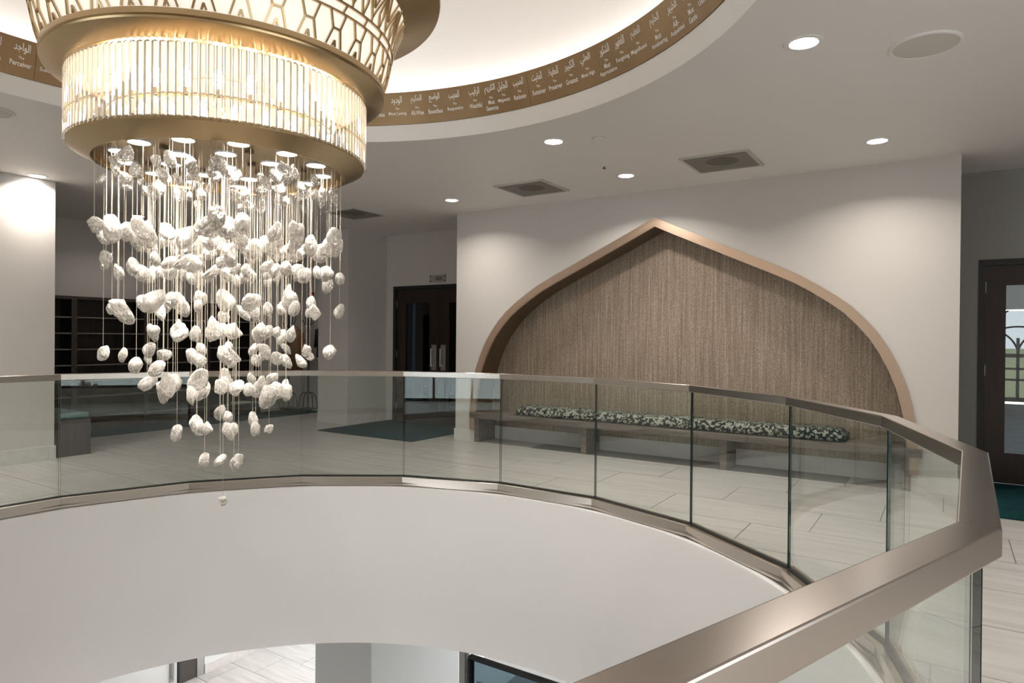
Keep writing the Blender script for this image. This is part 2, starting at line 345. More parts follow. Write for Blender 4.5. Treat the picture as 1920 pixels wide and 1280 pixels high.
# lettering
ISO = {'ا':('ﺍ','ﺎ'),'د':('ﺩ','ﺪ'),'ذ':('ﺫ','ﺬ'),'ر':('ﺭ','ﺮ'),'و':('ﻭ','ﻮ')}
DUAL = {'ب':'ﺏﺐﺑﺒ','ت':'ﺕﺖﺗﺘ','ج':'ﺝﺞﺟﺠ','ح':'ﺡﺢﺣﺤ','خ':'ﺥﺦﺧﺨ','س':'ﺱﺲﺳﺴ','ش':'ﺵﺶﺷﺸ','ط':'ﻁﻂﻃﻄ','ظ':'ﻅﻆﻇﻈ','ع':'ﻉﻊﻋﻌ','غ':'ﻍﻎﻏﻐ','ف':'ﻑﻒﻓﻔ','ق':'ﻕﻖﻗﻘ','ك':'ﻙﻚﻛﻜ','ل':'ﻝﻞﻟﻠ','م':'ﻡﻢﻣﻤ','ن':'ﻥﻦﻧﻨ','ي':'ﻱﻲﻳﻴ'}
def shape_arabic(s):
    out = []; prev = False
    for i, ch in enumerate(s):
        nxt = i+1 < len(s)
        if ch in ISO: out.append(ISO[ch][1 if prev else 0]); prev = False
        else:
            fm = DUAL[ch]; out.append(fm[(3 if nxt else 1) if prev else (2 if nxt else 0)]); prev = nxt
    return ''.join(reversed(out))
NAMES = [(180.3,'الماجد',['Glorious']),(176.37,'الواجد',['Perceiver']),(172.2,'القيوم',['Sustaining']),(117.0,'المجيد',['Glorious']),(113.1,'الودود',['Most Loving']),(109.1,'الحكيم',['All-Wise']),(105.4,'الواسع',['Boundless']),
 (101.3,'المجيب',['Responsive']),(97.05,'الرقيب',['Watchful']),(93.7,'الكريم',['Most','Generous']),(91.0,'الجليل',['Majestic']),(87.6,'الحسيب',['Reckoner']),(83.5,'المقيت',['Sustainer']),(79.9,'الحفيظ',['Preserver']),
 (76.3,'الكبير',['Greatest']),(72.7,'العلي',['Most High']),(68.4,'الشكور',['Most','Appreciative']),(64.9,'الغفور',['Forgiving']),(61.2,'العظيم',['Magnificent']),(56.7,'الحليم',['Most','forebearing']),(52.5,'الخبير',['All-','Acquainted']),(48.8,'اللطيف',['Most','Gentle']),(45.0,'العدل',['Utterly Just'])]
jobs = []
def text_job(body, z, height, width, ang, grp):
    cu = bpy.data.curves.new('lettering', 'FONT'); cu.body = body; cu.size = 0.1; cu.align_x = 'CENTER'; cu.resolution_u = 2; cu.offset = 0.0016
    o = bpy.data.objects.new('lettering_source', cu); COL.objects.link(o); jobs.append((o, z, height, width, ang, grp))
for gi, (ang, ar, words) in enumerate(NAMES):
    text_job(shape_arabic(ar), 3.375, 0.068, 0.098 if len(ar) < 7 else 0.11, ang, gi); text_job('The', 3.338, 0.017, 0.034, ang, gi)
    if len(words) == 1: text_job(words[0], 3.290, 0.034, 0.0145*len(words[0]), ang, gi)
    else:
        text_job(words[0], 3.297, 0.032, 0.0150*len(words[0]), ang, gi); text_job(words[1], 3.253, 0.034, 0.0142*len(words[1]), ang, gi)
bpy.context.view_layer.update(); dg = bpy.context.evaluated_depsgraph_get()
merged = {}
for o, z, height, width, ang, gi in jobs:
    me = bpy.data.meshes.new_from_object(o.evaluated_get(dg)); vs = [v.co.copy() for v in me.vertices]
    if not vs: continue
    x0, x1 = min(v.x for v in vs), max(v.x for v in vs); y0, y1 = min(v.y for v in vs), max(v.y for v in vs)
    if y1-y0 < 1e-6: continue
    sy = height/(y1-y0); sx = (width/(x1-x0)) if width else sy
    vv, ff = merged.setdefault(gi, ([], [])); base = len(vv); xm = (x0+x1)/2
    for v in vs:
        zz = z + (v.y-y0)*sy; rr = 2.59 - (zz-3.225)/(3.47-3.225)*0.08 - 0.002
        a = math.radians(ang) - (v.x-xm)*sx/rr
        vv.append((rr*math.cos(a), rr*math.sin(a), zz))
    for p in me.polygons: ff.append(tuple(base+i for i in p.vertices))
    bpy.data.meshes.remove(me)
for o, *_ in jobs:
    cu = o.data; bpy.data.objects.remove(o); bpy.data.curves.remove(cu)
for gi, (vv, ff) in merged.items(): mesh_obj('lettering', vv, ff, 'letter_white', band)
# cove light strip hidden on top of the band
cove = empty('cove_light', (CO.x, CO.y, 3.47), 'warm light strip lying on the ledge above the bronze band', 'light')
lathe('light_strip', [(2.62, 0.014), (2.68, 0.014), (2.68, 0.004), (2.62, 0.004)], 'cove_glow', cove, 96, closed=True)

# ------------------------------------------------------------------ walls
def wall(name, x0, x1, y0, y1, z0=0.0, z1=H, mat='wall_paint'): return struct(box(name, x0, x1, y0, y1, z0, z1, mat))
ARCH_C = -2.82
HALF = [(0,2.79),(0.26,2.665),(0.53,2.54),(0.79,2.42),(1.05,2.30),(1.30,2.187),(1.54,2.07),(1.71,1.968),(1.88,1.853),(2.02,1.745),(2.15,1.61),(2.26,1.475),(2.35,1.33),(2.43,1.165),(2.50,0.98),(2.545,0.80),(2.58,0.61),(2.595,0.40),(2.60,0.17),(2.60,0.0)]
OUT = [(ARCH_C - u, z) for u, z in HALF[::-1]] + [(ARCH_C + u, z) for u, z in HALF[1:]]
def offset_outline(d):
    res = []
    for i, (u, z) in enumerate(OUT):
        if i in (0, len(OUT)-1): nx, nz = (1 if i == 0 else -1), 0.0
        else:
            t = Vector((OUT[i+1][0]-OUT[i-1][0], OUT[i+1][1]-OUT[i-1][1])).normalized(); nx, nz = t.y, -t.x
            if abs(u-ARCH_C) < 1e-6: nx, nz = 0, -1.12
        res.append((u + nx*d, z + nz*d))
    return res
INN = offset_outline(0.075)
WV = 7.29; NB = 7.69
v, f = [], []
for (u, z) in INN: v += [(u, WV, z), (u, WV, H)]
for i in range(len(INN)-1): f.append((2*i, 2*i+2, 2*i+3, 2*i+1))
n0 = len(v); v += [(-5.67, WV, 0), (-5.67, WV, H), (0.085, WV, 0), (0.085, WV, H)]
f += [(n0, 0, 1, n0+1), (2*len(INN)-2, n0+2, n0+3, 2*len(INN)-1)]
struct(mesh_obj('wall_arch', v, f, 'wall_paint'))
wall('wall_return_a', -5.67, -5.60, WV+0.002, 8.34); wall('wall_return_b', 0.015, 0.085, WV+0.002, 8.17)
# niche: back panel, reveal, trim
nb = struct(box('wall_niche', -5.5, -0.14, NB, NB+0.05, 0.0, 2.85, 'wallcovering'))
arch = empty('arch_frame', (ARCH_C, WV, 0), 'bronze metal frame of the pointed arch niche in the wall', 'frame')
v, f = [], []
for (u, z) in INN: v += [(u-ARCH_C, -0.004, z), (u-ARCH_C, NB-WV, z)]
for i in range(len(INN)-1): f.append((2*i, 2*i+1, 2*i+3, 2*i+2))
mesh_obj('reveal', v, f, 'bronze_reveal', arch)
v, f = [], []
for (uo, zo), (ui, zi) in zip(OUT, INN):
    if zo < 0.16: zo = zi = 0.16
    v += [(uo-ARCH_C, -0.016, zo), (ui-ARCH_C, -0.016, zi), (ui-ARCH_C, 0.0, zi), (uo-ARCH_C, 0.0, zo)]
for i in range(len(OUT)-1):
    for q in range(4): f.append((4*i+q, 4*i+(q+1) % 4, 4*i+4+(q+1) % 4, 4*i+4+q))
mesh_obj('trim', v, f, 'bronze_trim', arch)
v, f = [], []
for (u, z) in offset_outline(0.092):
    if z < 0.16: z = 0.16
    v += [(u-ARCH_C, -0.010, z), (u-ARCH_C, 0.02, z)]
for (u, z) in offset_outline(0.074):
    if z < 0.16: z = 0.16
    v += [(u-ARCH_C, -0.010, z)]
k = len(OUT)
for i in range(k-1): f += [(2*i, 2*i+2, 2*i+3, 2*i+1), (2*k+i, 2*k+i+1, 2*i+2, 2*i)]
mesh_obj('inner_bead', v, f, 'bronze_trim', arch)
# other walls
wall('wall_left', -8.62, -8.36, -3.4, 3.47); wall('wall_shelf', -11.0, -10.87, 1.0, 9.1); wall('wall_sign', -10.87, -8.6, 9.0, 9.1)
wall('wall_alcove_end', -10.87, -8.62, 1.0, 1.1)
wall('wall_column', -8.67, -7.98, 7.47, 9.0)
wall('wall_doors_a', -7.98, -7.82, 8.34, 8.44); wall('wall_doors_b', -7.82, -5.78, 8.34, 8.44, 2.245); wall('wall_doors_c', -5.78, -5.6, 8.34, 8.44)
wall('wall_right_a', 0.085, 0.25, 8.17, 8.29, mat='dark_paint'); wall('wall_right_b', 0.25, 1.36, 8.17, 8.29, 2.22, H, 'dark_paint'); wall('wall_right_c', 1.36, 3.2, 8.17, 8.29, mat='dark_paint')
wall('wall_east_a', 3.1, 3.2, -3.4, -1.0); wall('wall_east_b', 3.1, 3.2, 3.2, 8.17); wall('wall_east_c', 3.1, 3.2, -1.0, 3.2, 2.7, H); wall('wall_east_d', 3.1, 3.2, -1.0, 3.2, 0.0, 0.3)
we = sempty('added_east_window', (3.15, 1.1, 0))  # unseen window, added to bring more daylight into the room
for y in (-2.075, -0.7, 0.7, 2.075): box('mullion', -0.04, 0.04, y-0.025, y+0.025, 0.3, 2.7, 'black_frame', we)
for z in (0.325, 1.5, 2.675): box('transom', -0.035, 0.035, -2.05, 2.05, z-0.025, z+0.025, 'black_frame', we)
for y in (-1.4, 0.0, 1.4): box('pane', -0.004, 0.004, y-0.68, y+0.68, 0.35, 2.65, 'east_glass', we)
# south wall with tall glazed opening
wall('wall_south_a', -8.4, -5.9, -3.4, -3.3); wall('wall_south_b', -3.3, 3.1, -3.4, -3.3); wall('wall_south_c', -5.9, -3.3, -3.4, -3.3, 2.6, H)
win = sempty('window_1', (-4.6, -3.35, 0))
for x in (-1.28, -0.42, 0.42, 1.28): box('mullion', x-0.025, x+0.025, -0.04, 0.04, 0.0, 2.6, 'black_frame', win)
for z in (0.03, 1.05, 2.57): box('transom', -1.3, 1.3, -0.035, 0.035, z-0.03, z+0.03, 'black_frame', win)
for x in (-0.85, 0.0, 0.85): box('pane', x-0.4, x+0.4, -0.005, 0.005, 0.06, 2.54, 'south_glass', win)
# baseboards made of tile pieces
def baseboard(name, p0, p1, nrm, h=0.155, t=0.014, piece=0.61):
    root = sempty(name, (p0[0], p0[1], 0)); d = Vector((p1[0]-p0[0], p1[1]-p0[1])); L = d.length; d.normalize(); s = 0.0
    while s < L - 0.01:
        e = min(L, s + piece); a = d*s + d*0.001; b_ = d*e - d*0.001; nn = Vector(nrm)*t
        q = [(a.x, a.y), (b_.x, b_.y), (b_.x+nn.x, b_.y+nn.y), (a.x+nn.x, a.y+nn.y)]
        bm = bmesh.new(); prism(bm, q, 0.001, h); bm_obj('tile', bm, 'base_tile', root); s = e
baseboard('baseboard_arch_a', (-5.684, WV), (-5.41, WV), (0, -1)); baseboard('baseboard_arch_b', (-0.23, WV), (0.099, WV), (0, -1))
baseboard('baseboard_niche', (-5.34, NB), (-0.30, NB), (0, -1), 0.18)
baseboard('baseboard_left', (-8.36, -3.3), (-8.36, 3.484), (1, 0)); baseboard('baseboard_left_end', (-8.62, 3.47), (-8.36, 3.47), (0, 1))
baseboard('baseboard_return', (-5.67, WV), (-5.67, 8.33), (-1, 0)); baseboard('baseboard_right_return', (0.085, WV), (0.085, 8.16), (1, 0)); baseboard('baseboard_right', (0.1, 8.17), (0.25, 8.17), (0, -1))
baseboard('baseboard_column', (-8.67, 7.47), (-7.966, 7.47), (0, -1)); baseboard('baseboard_column_side', (-7.98, 7.47), (-7.98, 8.33), (1, 0)); baseboard('baseboard_sign', (-10.8, 9.0), (-8.68, 9.0), (0, -1))
baseboard('baseboard_doors', (-7.96, 8.34), (-7.83, 8.34), (0, -1))

# ------------------------------------------------------------------ chandelier
ch = empty('chandelier', (C.x, C.y, 2.22), 'tiered gold chandelier with lattice shade, crystal rods and hanging glass stones', 'chandelier')
ZC = 2.22
def zl(z): return z - ZC
lathe('bottom_ring', [(0.58, 0.0), (0.675, zl(2.27)), (0.675, zl(2.285)), (0.60, zl(2.285)), (0.57, zl(2.255)), (0.572, 0.002)], 'brass', ch, 128, closed=True)
lathe('inner_rim', [(0.571, 0.003), (0.571, zl(2.252)), (0.565, zl(2.252)), (0.565, 0.003)], 'bright_brass', ch, 96, closed=True)
lathe('base_plate', [(0.0, zl(2.25)), (0.57, zl(2.25)), (0.57, zl(2.262)), (0.0, zl(2.262))], 'brass', ch, 96)
lathe('middle_flange', [(0.655, zl(2.588)), (0.70, zl(2.588)), (0.775, zl(2.628)), (0.778, zl(2.636)), (0.772, zl(2.640)), (0.778, zl(2.645)), (0.778, zl(2.668)), (0.76, zl(2.672)), (0.655, zl(2.60))], 'brass', ch, 128, closed=True)
lathe('core', [(0.22, zl(2.262)), (0.22, zl(2.60))], 'champagne', ch, 48)
lathe('drum_cover', [(0.0, zl(2.602)), (0.66, zl(2.602))], 'champagne', ch, 96)
# crystal rods
pv, pf = [], []; L_ = 0.312
for (x, y) in [(-0.0135, 0.0), (0.0135, 0.0), (0.008, 0.012), (-0.008, 0.012)]: pv += [(x, y, 0.008), (x, y, L_-0.008)]
pv += [(0, 0.005, 0.0), (0, 0.005, L_)]
for i in range(4):
    j = (i+1) % 4; pf += [(2*i, 2*j, 2*j+1, 2*i+1), (8, 2*j, 2*i), (9, 2*i+1, 2*j+1)]
pm = bpy.data.meshes.new('crystal_rod'); pm.from_pydata(pv, [], pf); pm.materials.append(MATS['prism_glass'])
bm = bmesh.new(); bm.from_mesh(pm); bmesh.ops.recalc_face_normals(bm, faces=bm.faces[:]); bm.to_mesh(pm); bm.free()
NP = 140
for i in range(NP):
    a = 2*PI*i/NP; o = link('crystal_rod', pm, ch); o.location = (0.686*math.cos(a), 0.686*math.sin(a), zl(2.272)); o.rotation_euler = (0, 0, a + PI/2)
bm = bmesh.new(); bmesh.ops.create_uvsphere(bm, u_segments=12, v_segments=8, radius=0.5)
for q in bm.verts: q.co.x *= 0.046; q.co.y *= 0.046; q.co.z *= 0.10
bulb_me = bpy.data.meshes.new('bulb'); bm.to_mesh(bulb_me); bm.free(); bulb_me.materials.append(MATS['bulb_glow'])
for tier, (zz, nb_, ph_) in enumerate(((2.35, 24, 0.0), (2.50, 24, 0.13))):
    for i in range(nb_):
        a = 2*PI*i/nb_ + ph_; r_ = 0.50
        o = link('bulb', bulb_me, ch); o.location = (r_*math.cos(a), r_*math.sin(a), zl(zz))
        bm = bmesh.new(); tube(bm, (r_*math.cos(a), r_*math.sin(a), zl(zz)-0.075), (r_*math.cos(a), r_*math.sin(a), zl(zz)-0.035), 0.011, 8); bm_obj('candle_sleeve', bm, 'bright_brass', ch)
for zz in (2.275, 2.425): lathe('lamp_ring', [(0.485, zl(zz)), (0.515, zl(zz)), (0.515, zl(zz)+0.008), (0.485, zl(zz)+0.008)], 'bright_brass', ch, 64, closed=True)
# lattice shade
PROF = [(0.768, 2.672), (0.785, 2.72), (0.797, 2.77), (0.812, 2.85), (0.838, 2.94), (0.878, 3.03)]
def prof_at(t):
    z = 2.672 + (3.03-2.672)*t
    for (r0, z0), (r1, z1) in zip(PROF[:-1], PROF[1:]):
        if z <= z1 + 1e-9: k = (z-z0)/(z1-z0); return r0+(r1-r0)*k, z
    return PROF[-1]
lathe('shade', [(r_-0.004, zl(z_)) for r_, z_ in [prof_at(t/16) for t in range(17)]], 'shade_glow', ch, 128)
NCELL = 36; segs = []
V1, V2 = 0.40, 0.52
for c_ in range(NCELL):
    hg = [(-0.31, 0.0), (-0.14, 0.5), (-0.31, 1.0)]
    for s in (-1, 1):
        segs += [((c_+s*0.31, 0), (c_+s*0.14, V1*0.5)), ((c_+s*0.14, V1*0.5), (c_+s*0.31, V1))]
        segs += [((c_, 0.07), (c_+s*0.07, 0.0))]
    segs += [((c_-0.14, V1*0.5), (c_+0.14, V1*0.5)), ((c_, V1), (c_+1, V1)), ((c_, V2), (c_+1, V2)), ((c_+0.15, V1), (c_+0.3, V2))]
    for o_ in (0.0, 0.12):                       # chevrons of the upper zone
        segs += [((c_+0.5-0.0, V2+0.06+o_), (c_+0.93, 0.93)), ((c_+0.5, V2+0.06+o_), (c_+0.07, 0.93))] if o_ == 0 else [((c_+0.5, V2+0.06+o_), (c_+0.80, 1.0)), ((c_+0.5, V2+0.06+o_), (c_+0.20, 1.0))]
    segs += [((c_+0.07, 0.93), (c_-0.07, 0.93)), ((c_+0.5, V2), (c_+0.5, V2+0.06)), ((c_, V2), (c_-0.14, V2+0.17)), ((c_, V2), (c_+0.14, V2+0.17)), ((c_-0.14, V2+0.17), (c_, 0.93)), ((c_+0.14, V2+0.17), (c_, 0.93))]
lv, lf = [], []
def sp(u, t, lift):
    r_, z_ = prof_at(max(0, min(1, t))); a = 2*PI*u/NCELL; return Vector(((r_+lift)*math.cos(a), (r_+lift)*math.sin(a), zl(z_)))
CW = 2*PI*0.8/NCELL; VH = 0.37
for (u0, t0), (u1, t1) in segs:
    du, dt = (u1-u0)*CW, (t1-t0)*VH; Ls = math.hypot(du, dt)
    if Ls < 1e-6: continue
    pu, pt = -dt/Ls*0.0043/CW, du/Ls*0.0043/VH; ns = max(1, int(Ls/0.04)); base = len(lv)
    for k in range(ns+1):
        q = k/ns; u, t = u0+(u1-u0)*q, t0+(t1-t0)*q
        lv += [sp(u-pu, t-pt, -0.002), sp(u-pu, t-pt, 0.006), sp(u+pu, t+pt, 0.006), sp(u+pu, t+pt, -0.002)]
    for k in range(ns):
        b0 = base+4*k
        for q in range(3): lf.append((b0+q, b0+q+1, b0+q+5, b0+q+4))
mesh_obj('lattice', [tuple(p) for p in lv], lf, 'brass', ch)
lathe('upper_flange', [(0.872, zl(3.03)), (1.06, zl(3.115)), (1.065, zl(3.14)), (0.872, zl(3.07))], 'brass', ch, 128, closed=True)
lathe('upper_shade', [(1.02, zl(3.13)), (1.05, zl(3.40)), (1.12, zl(3.62))], 'shade_glow', ch, 128)
lathe('top_ring', [(1.08, zl(3.62)), (1.16, zl(3.62)), (1.16, zl(3.65)), (1.08, zl(3.65))], 'brass', ch, 128, closed=True)
bm = bmesh.new(); tube(bm, (0, 0, zl(2.60)), (0, 0, zl(4.905)), 0.025, 12); bm_obj('stem', bm, 'brass', ch)
bm = bmesh.new()
for i in range(6): a = 2*PI*i/6; tube(bm, (0, 0, zl(3.64)), (1.12*math.cos(a), 1.12*math.sin(a), zl(3.64)), 0.012, 6)
bm_obj('spider_frame', bm, 'brass', ch)
# puck lights and sockets in the base plate
spots = [(0.0, 0.0)] + [(0.26*math.cos(2*PI*i/7+0.3), 0.26*math.sin(2*PI*i/7+0.3)) for i in range(7)] + [(0.465*math.cos(2*PI*i/13), 0.465*math.sin(2*PI*i/13)) for i in range(13)]
for (x, y) in spots:
    o = lathe('puck_light', [(0.0, zl(2.2455)), (0.040, zl(2.2455)), (0.042, zl(2.25))], 'puck_glow', ch, 20, center=(x, y), smooth=False)
    area_light('puck_lamp', (x, y, zl(2.2435)), 8.0, 0.075, (1.0, 0.93, 0.84), ch, spread=math.radians(75))
    lathe('puck_rim', [(0.041, zl(2.25)), (0.047, zl(2.243)), (0.052, zl(2.25))], 'white_trim', ch, 20, center=(x, y))
for i in range(12):
    a = 2*PI*i/12 + 0.2; r_ = 0.37 if i % 2 else 0.16; x, y = r_*math.cos(a), r_*math.sin(a); box('socket', x-0.014, x+0.014, y-0.014, y+0.014, zl(2.237), zl(2.25), 'bronze_reveal', ch)
# stones
stone_me = []
for k in range(7):
    bm = bmesh.new(); bmesh.ops.create_icosphere(bm, subdivisions=3, radius=1.0); rr_ = random.Random(100+k)
    ph3 = [Vector((rr_.uniform(-1,1), rr_.uniform(-1,1), rr_.uniform(-1,1))).normalized() for _ in range(9)]; am = [rr_.uniform(-0.30, 0.45) for _ in range(9)]; cuts = [(Vector((rr_.uniform(-1,1), rr_.uniform(-1,1), rr_.uniform(-1,1))).normalized(), rr_.uniform(0.62, 0.9)) for _ in range(8)]
    for q in bm.verts:
        d = q.co.normalized(); s = 1.0
        for p_, a_ in zip(ph3, am): s += a_ * max(0.0, d.dot(p_))**3
        q.co = d*s
        for nk, dk in cuts:
            e_ = q.co.dot(nk) - dk
            if e_ > 0: q.co -= nk*e_*0.92
    me = bpy.data.meshes.new('glass_stone'); bm.to_mesh(me); bm.free(); me.materials.append(MATS['stone_glass'])
    for p in me.polygons: p.use_smooth = True
    stone_me.append(me)
bm = bmesh.new(); tube(bm, (0, 0, 0), (0, 0, 1), 1.0, 5); wire_me = bpy.data.meshes.new('wire'); bm.to_mesh(wire_me); bm.free(); wire_me.materials.append(MATS['wire_metal'])
TIERS = [(2.12, 2.175, 0.14, 0.565, 68, 0.028, 0.043), (1.845, 1.895, 0.05, 0.575, 56, 0.046, 0.066), (1.695, 1.74, 0.05, 0.565, 54, 0.030, 0.048), (1.50, 1.59, 0.08, 0.56, 31, 0.034, 0.062),
         (1.405, 1.43, 0.02, 0.37, 23, 0.034, 0.052), (1.25, 1.335, 0.06, 0.56, 28, 0.030, 0.046), (1.11, 1.175, 0.03, 0.37, 26, 0.038, 0.058), (0.90, 0.985, 0.02, 0.26, 11, 0.034, 0.050), (0.745, 0.785, 0.0, 0.12, 4, 0.032, 0.042), (0.57, 0.575, 0.0, 0.01, 1, 0.036, 0.038)]
si = 0
for (z0, z1, r0, r1, cnt, s0, s1) in TIERS:
    for j in range(cnt):
        r_ = math.sqrt(r0*r0 + (r1*r1-r0*r0)*((j+0.5)/cnt)); a = j*2.39996 + z0*7 + rng.uniform(-0.2, 0.2)
        x, y = r_*math.cos(a), r_*math.sin(a); zz = rng.uniform(z0, z1)
        s = rng.uniform(s0, s1)*0.9; scl = Vector((s*rng.uniform(0.58, 0.85), s*rng.uniform(0.58, 0.85), s*1.08))
        rot = Matrix.Rotation(rng.uniform(0, 6.28), 4, 'Z') @ Matrix.Rotation(rng.uniform(-0.9, 0.9), 4, 'X')
        M = Matrix.Translation((x, y, zl(zz))) @ rot @ Matrix.Diagonal((*scl, 1))
        o = link('glass_stone', stone_me[si % 7], ch); o.matrix_local = M; si += 1
        wz0 = zl(zz) + s*0.8; wl = zl(2.25) - wz0
        if wl > 0.01:
            wq = link('wire', wire_me, o); wq.matrix_parent_inverse = M.inverted(); wq.location = (x, y, wz0); wq.scale = (0.0009, 0.0009, wl)

# ------------------------------------------------------------------ ceiling fixtures
def downlight(x, y, label, power=24, r=0.075):
    e = empty('downlight', (x, y, H), label, 'light', 'round recessed downlights in the ceiling')
    lathe('trim_ring', [(r, -0.001), (r+0.004, -0.006), (r+0.028, -0.004), (r+0.03, 0.0)], 'white_trim', e, 32)
    lathe('lens', [(0.0, -0.003), (r, -0.003)], 'lens_glow', e, 32, smooth=False)
    area_light('downlight_lamp', (0, 0, -0.012), power, 2*r, (1.0, 0.93, 0.85), e, spread=math.radians(140))
def cv(p): X, Y = p; c, s = math.cos(-YAW), math.sin(-YAW); return (c*X + s*Y, -s*X + c*Y)      # camera-aligned plan -> room plan
DL = [((1.651, 3.829), 'recessed downlight beside the round ceiling speaker'), ((3.086, 5.688), 'recessed downlight near the right end of the arch wall'), ((0.344, 5.786), 'recessed downlight beside the smoke detector'),
      ((1.172, 6.97), 'recessed downlight between two square vents in front of the arch'), ((-0.762, 8.292), 'recessed downlight near the left end of the arch wall'), ((-5.13, 7.22), 'recessed downlight close to the plain wall opposite the arch'), ((-5.378, 9.604), 'recessed downlight in front of the shoe shelves')]
for p, lab in DL:
    x, y = cv(p); downlight(x, y, lab, 4 if 'shelves' in lab else (11 if 'left end' in lab else (13 if ('right end' in lab or 'plain wall' in lab) else 20)))
for (x, y), lab in [((-9.4, 7.9), 'recessed downlight near the coat racks'), ((1.6, 2.2), 'recessed downlight behind the viewer beside the railing'), ((1.6, -1.0), 'recessed downlight over the walkway by the east wall'), ((-1.0, -2.3), 'recessed downlight near the south wall'), ((-6.9, -1.6), 'recessed downlight near the glazed entrance'), ((-7.3, 1.2), 'recessed downlight over the left walkway')]:
    downlight(x, y, lab, 3 if 'coat' in lab else 26)
def vent(pts, label):
    q = [Vector(cv(p)) for p in pts]; c = sum(q, Vector((0, 0)))/4
    e = empty('ceiling_vent', (c.x, c.y, H), label, 'vent', 'square perforated ceiling vents'); s = 0.315
    for a in range(4):
        o = box('frame_bar', -s, s-0.0285, s-0.028, s, -0.016, 0.0, 'vent_frame', e); o.rotation_euler = (0, 0, a*PI/2)
    box('perforated_panel', -s+0.028, s-0.028, -s+0.028, s-0.028, -0.015, -0.013, 'vent_mesh', e)
    box('plenum', -s+0.028, s-0.028, -s+0.028, s-0.028, -0.002, -0.001, 'vent_back', e)
    lathe('duct_collar', [(0.0, -0.0035), (0.15, -0.0035), (0.152, -0.0022)], 'duct_dark', e, 32)
vent([(1.524, 6.278), (2.085, 5.943), (2.432, 6.458), (1.889, 6.832)], 'square ceiling vent above the right half of the arch')
vent([(-0.231, 7.514), (0.292, 7.143), (0.652, 7.614), (0.119, 8.037)], 'square ceiling vent above the left half of the arch')
vent([(-2.639, 9.151), (-2.109, 8.792), (-1.75, 9.306), (-2.273, 9.708)], 'square ceiling vent in front of the double doors')
def ceil_speaker(x, y, label, r=0.165):
    e = empty('ceiling_speaker', (x, y, H), label, 'speaker', 'round ceiling speakers')
    lathe('rim', [(r, -0.008), (r+0.006, -0.012), (r+0.018, -0.008), (r+0.02, 0.0)], 'white_trim', e, 48); lathe('grille', [(0.0, -0.010), (r*0.7, -0.010), (r, -0.007)], 'speaker_cloth', e, 48)
ceil_speaker(*cv((2.353, 3.842)), 'round beige ceiling speaker beside a downlight'); ceil_speaker(*cv((-4.03, 5.11)), 'round ceiling speaker on the far side of the chandelier')
e = empty('smoke_detector', (*cv((0.722, 5.682)), H), 'small flat round smoke detector on the ceiling', 'detector')
lathe('body', [(0.0, -0.016), (0.045, -0.015), (0.052, -0.008), (0.052, 0.0)], 'ceiling_paint', e, 32); lathe('base_ring', [(0.052, -0.003), (0.058, -0.003), (0.058, 0.0)], 'vent_frame', e, 32)
e = empty('sprinkler_head', (*cv((0.895, 6.612)), H), 'tiny dark sprinkler head in the ceiling', 'sprinkler')
lathe('escutcheon', [(0.012, -0.004), (0.03, -0.002), (0.032, 0.0)], 'white_trim', e, 24); lathe('deflector', [(0.0, -0.022), (0.018, -0.021), (0.018, -0.019), (0.006, -0.018), (0.006, 0.0)], 'duct_dark', e, 16)
e = empty('security_camera', (-8.72, 7.62, H), 'small white dome security camera with a black eye on the ceiling by the column', 'camera')
lathe('housing', [(0.055, 0.0), (0.06, -0.04), (0.045, -0.05)], 'white_trim', e, 24); lathe('dome', [(0.045, -0.05), (0.04, -0.075), (0.022, -0.092), (0.0, -0.097)], 'black_plastic', e, 24)

# ------------------------------------------------------------------ bench and cushion
bench = empty('bench', (-2.785, 7.44, 0), 'long grey-brown wooden bench standing inside the arch niche', 'bench')
box('seat', -2.595, 2.595, -0.22, 0.22, 0.325, 0.40, 'bench_wood', bench, 0.003)
for x in (-2.515, -0.91, 0.77, 2.468): box('leg', x-0.036, x+0.036, -0.165, 0.215, 0.0, 0.325, 'bench_wood', bench)
cush = empty('bench_cushion', (-2.76, 7.46, 0.40), 'long black and cream flecked seat cushion lying on the wooden bench', 'cushion')
bm = bmesh.new(); NX, NY = 60, 8; hx, hy, ht = 1.92, 0.185, 0.115; grid = {}
for side in (0, 1):
    for i in range(NX+1):
        for j in range(NY+1):
            x, y = -hx + 2*hx*i/NX, -hy + 2*hy*j/NY
            ex = min(1, (hx-abs(x))/0.07); ey = min(1, (hy-abs(y))/0.07); e_ = math.sqrt(max(0, 1-(1-ex)**2))*math.sqrt(max(0, 1-(1-ey)**2))
            z = 0.004 + (ht*(0.5+0.5*e_) + 0.004*math.sin(x*9)*e_ if side else 0.0)
            grid[side, i, j] = bm.verts.new((x, y, z))
for side in (0, 1):
    for i in range(NX):
        for j in range(NY):
            q = [grid[side, i, j], grid[side, i+1, j], grid[side, i+1, j+1], grid[side, i, j+1]]; bm.faces.new(q if side else q[::-1])
for i in range(NX):
    for j in (0, NY): bm.faces.new([grid[0, i, j], grid[0, i+1, j], grid[1, i+1, j], grid[1, i, j]])
for j in range(NY):
    for i in (0, NX): bm.faces.new([grid[0, i, j], grid[0, i, j+1], grid[1, i, j+1], grid[1, i, j]])
bm_obj('pad', bm, 'cushion_cloth', cush, True)
bm = bmesh.new()
for (a, b_) in (((-hx, -hy), (hx, -hy)), ((hx, -hy), (hx, hy)), ((hx, hy), (-hx, hy)), ((-hx, hy), (-hx, -hy))): tube(bm, (*a, 0.008), (*b_, 0.008), 0.005, 6)
bm_obj('piping', bm, 'black_cloth', cush)

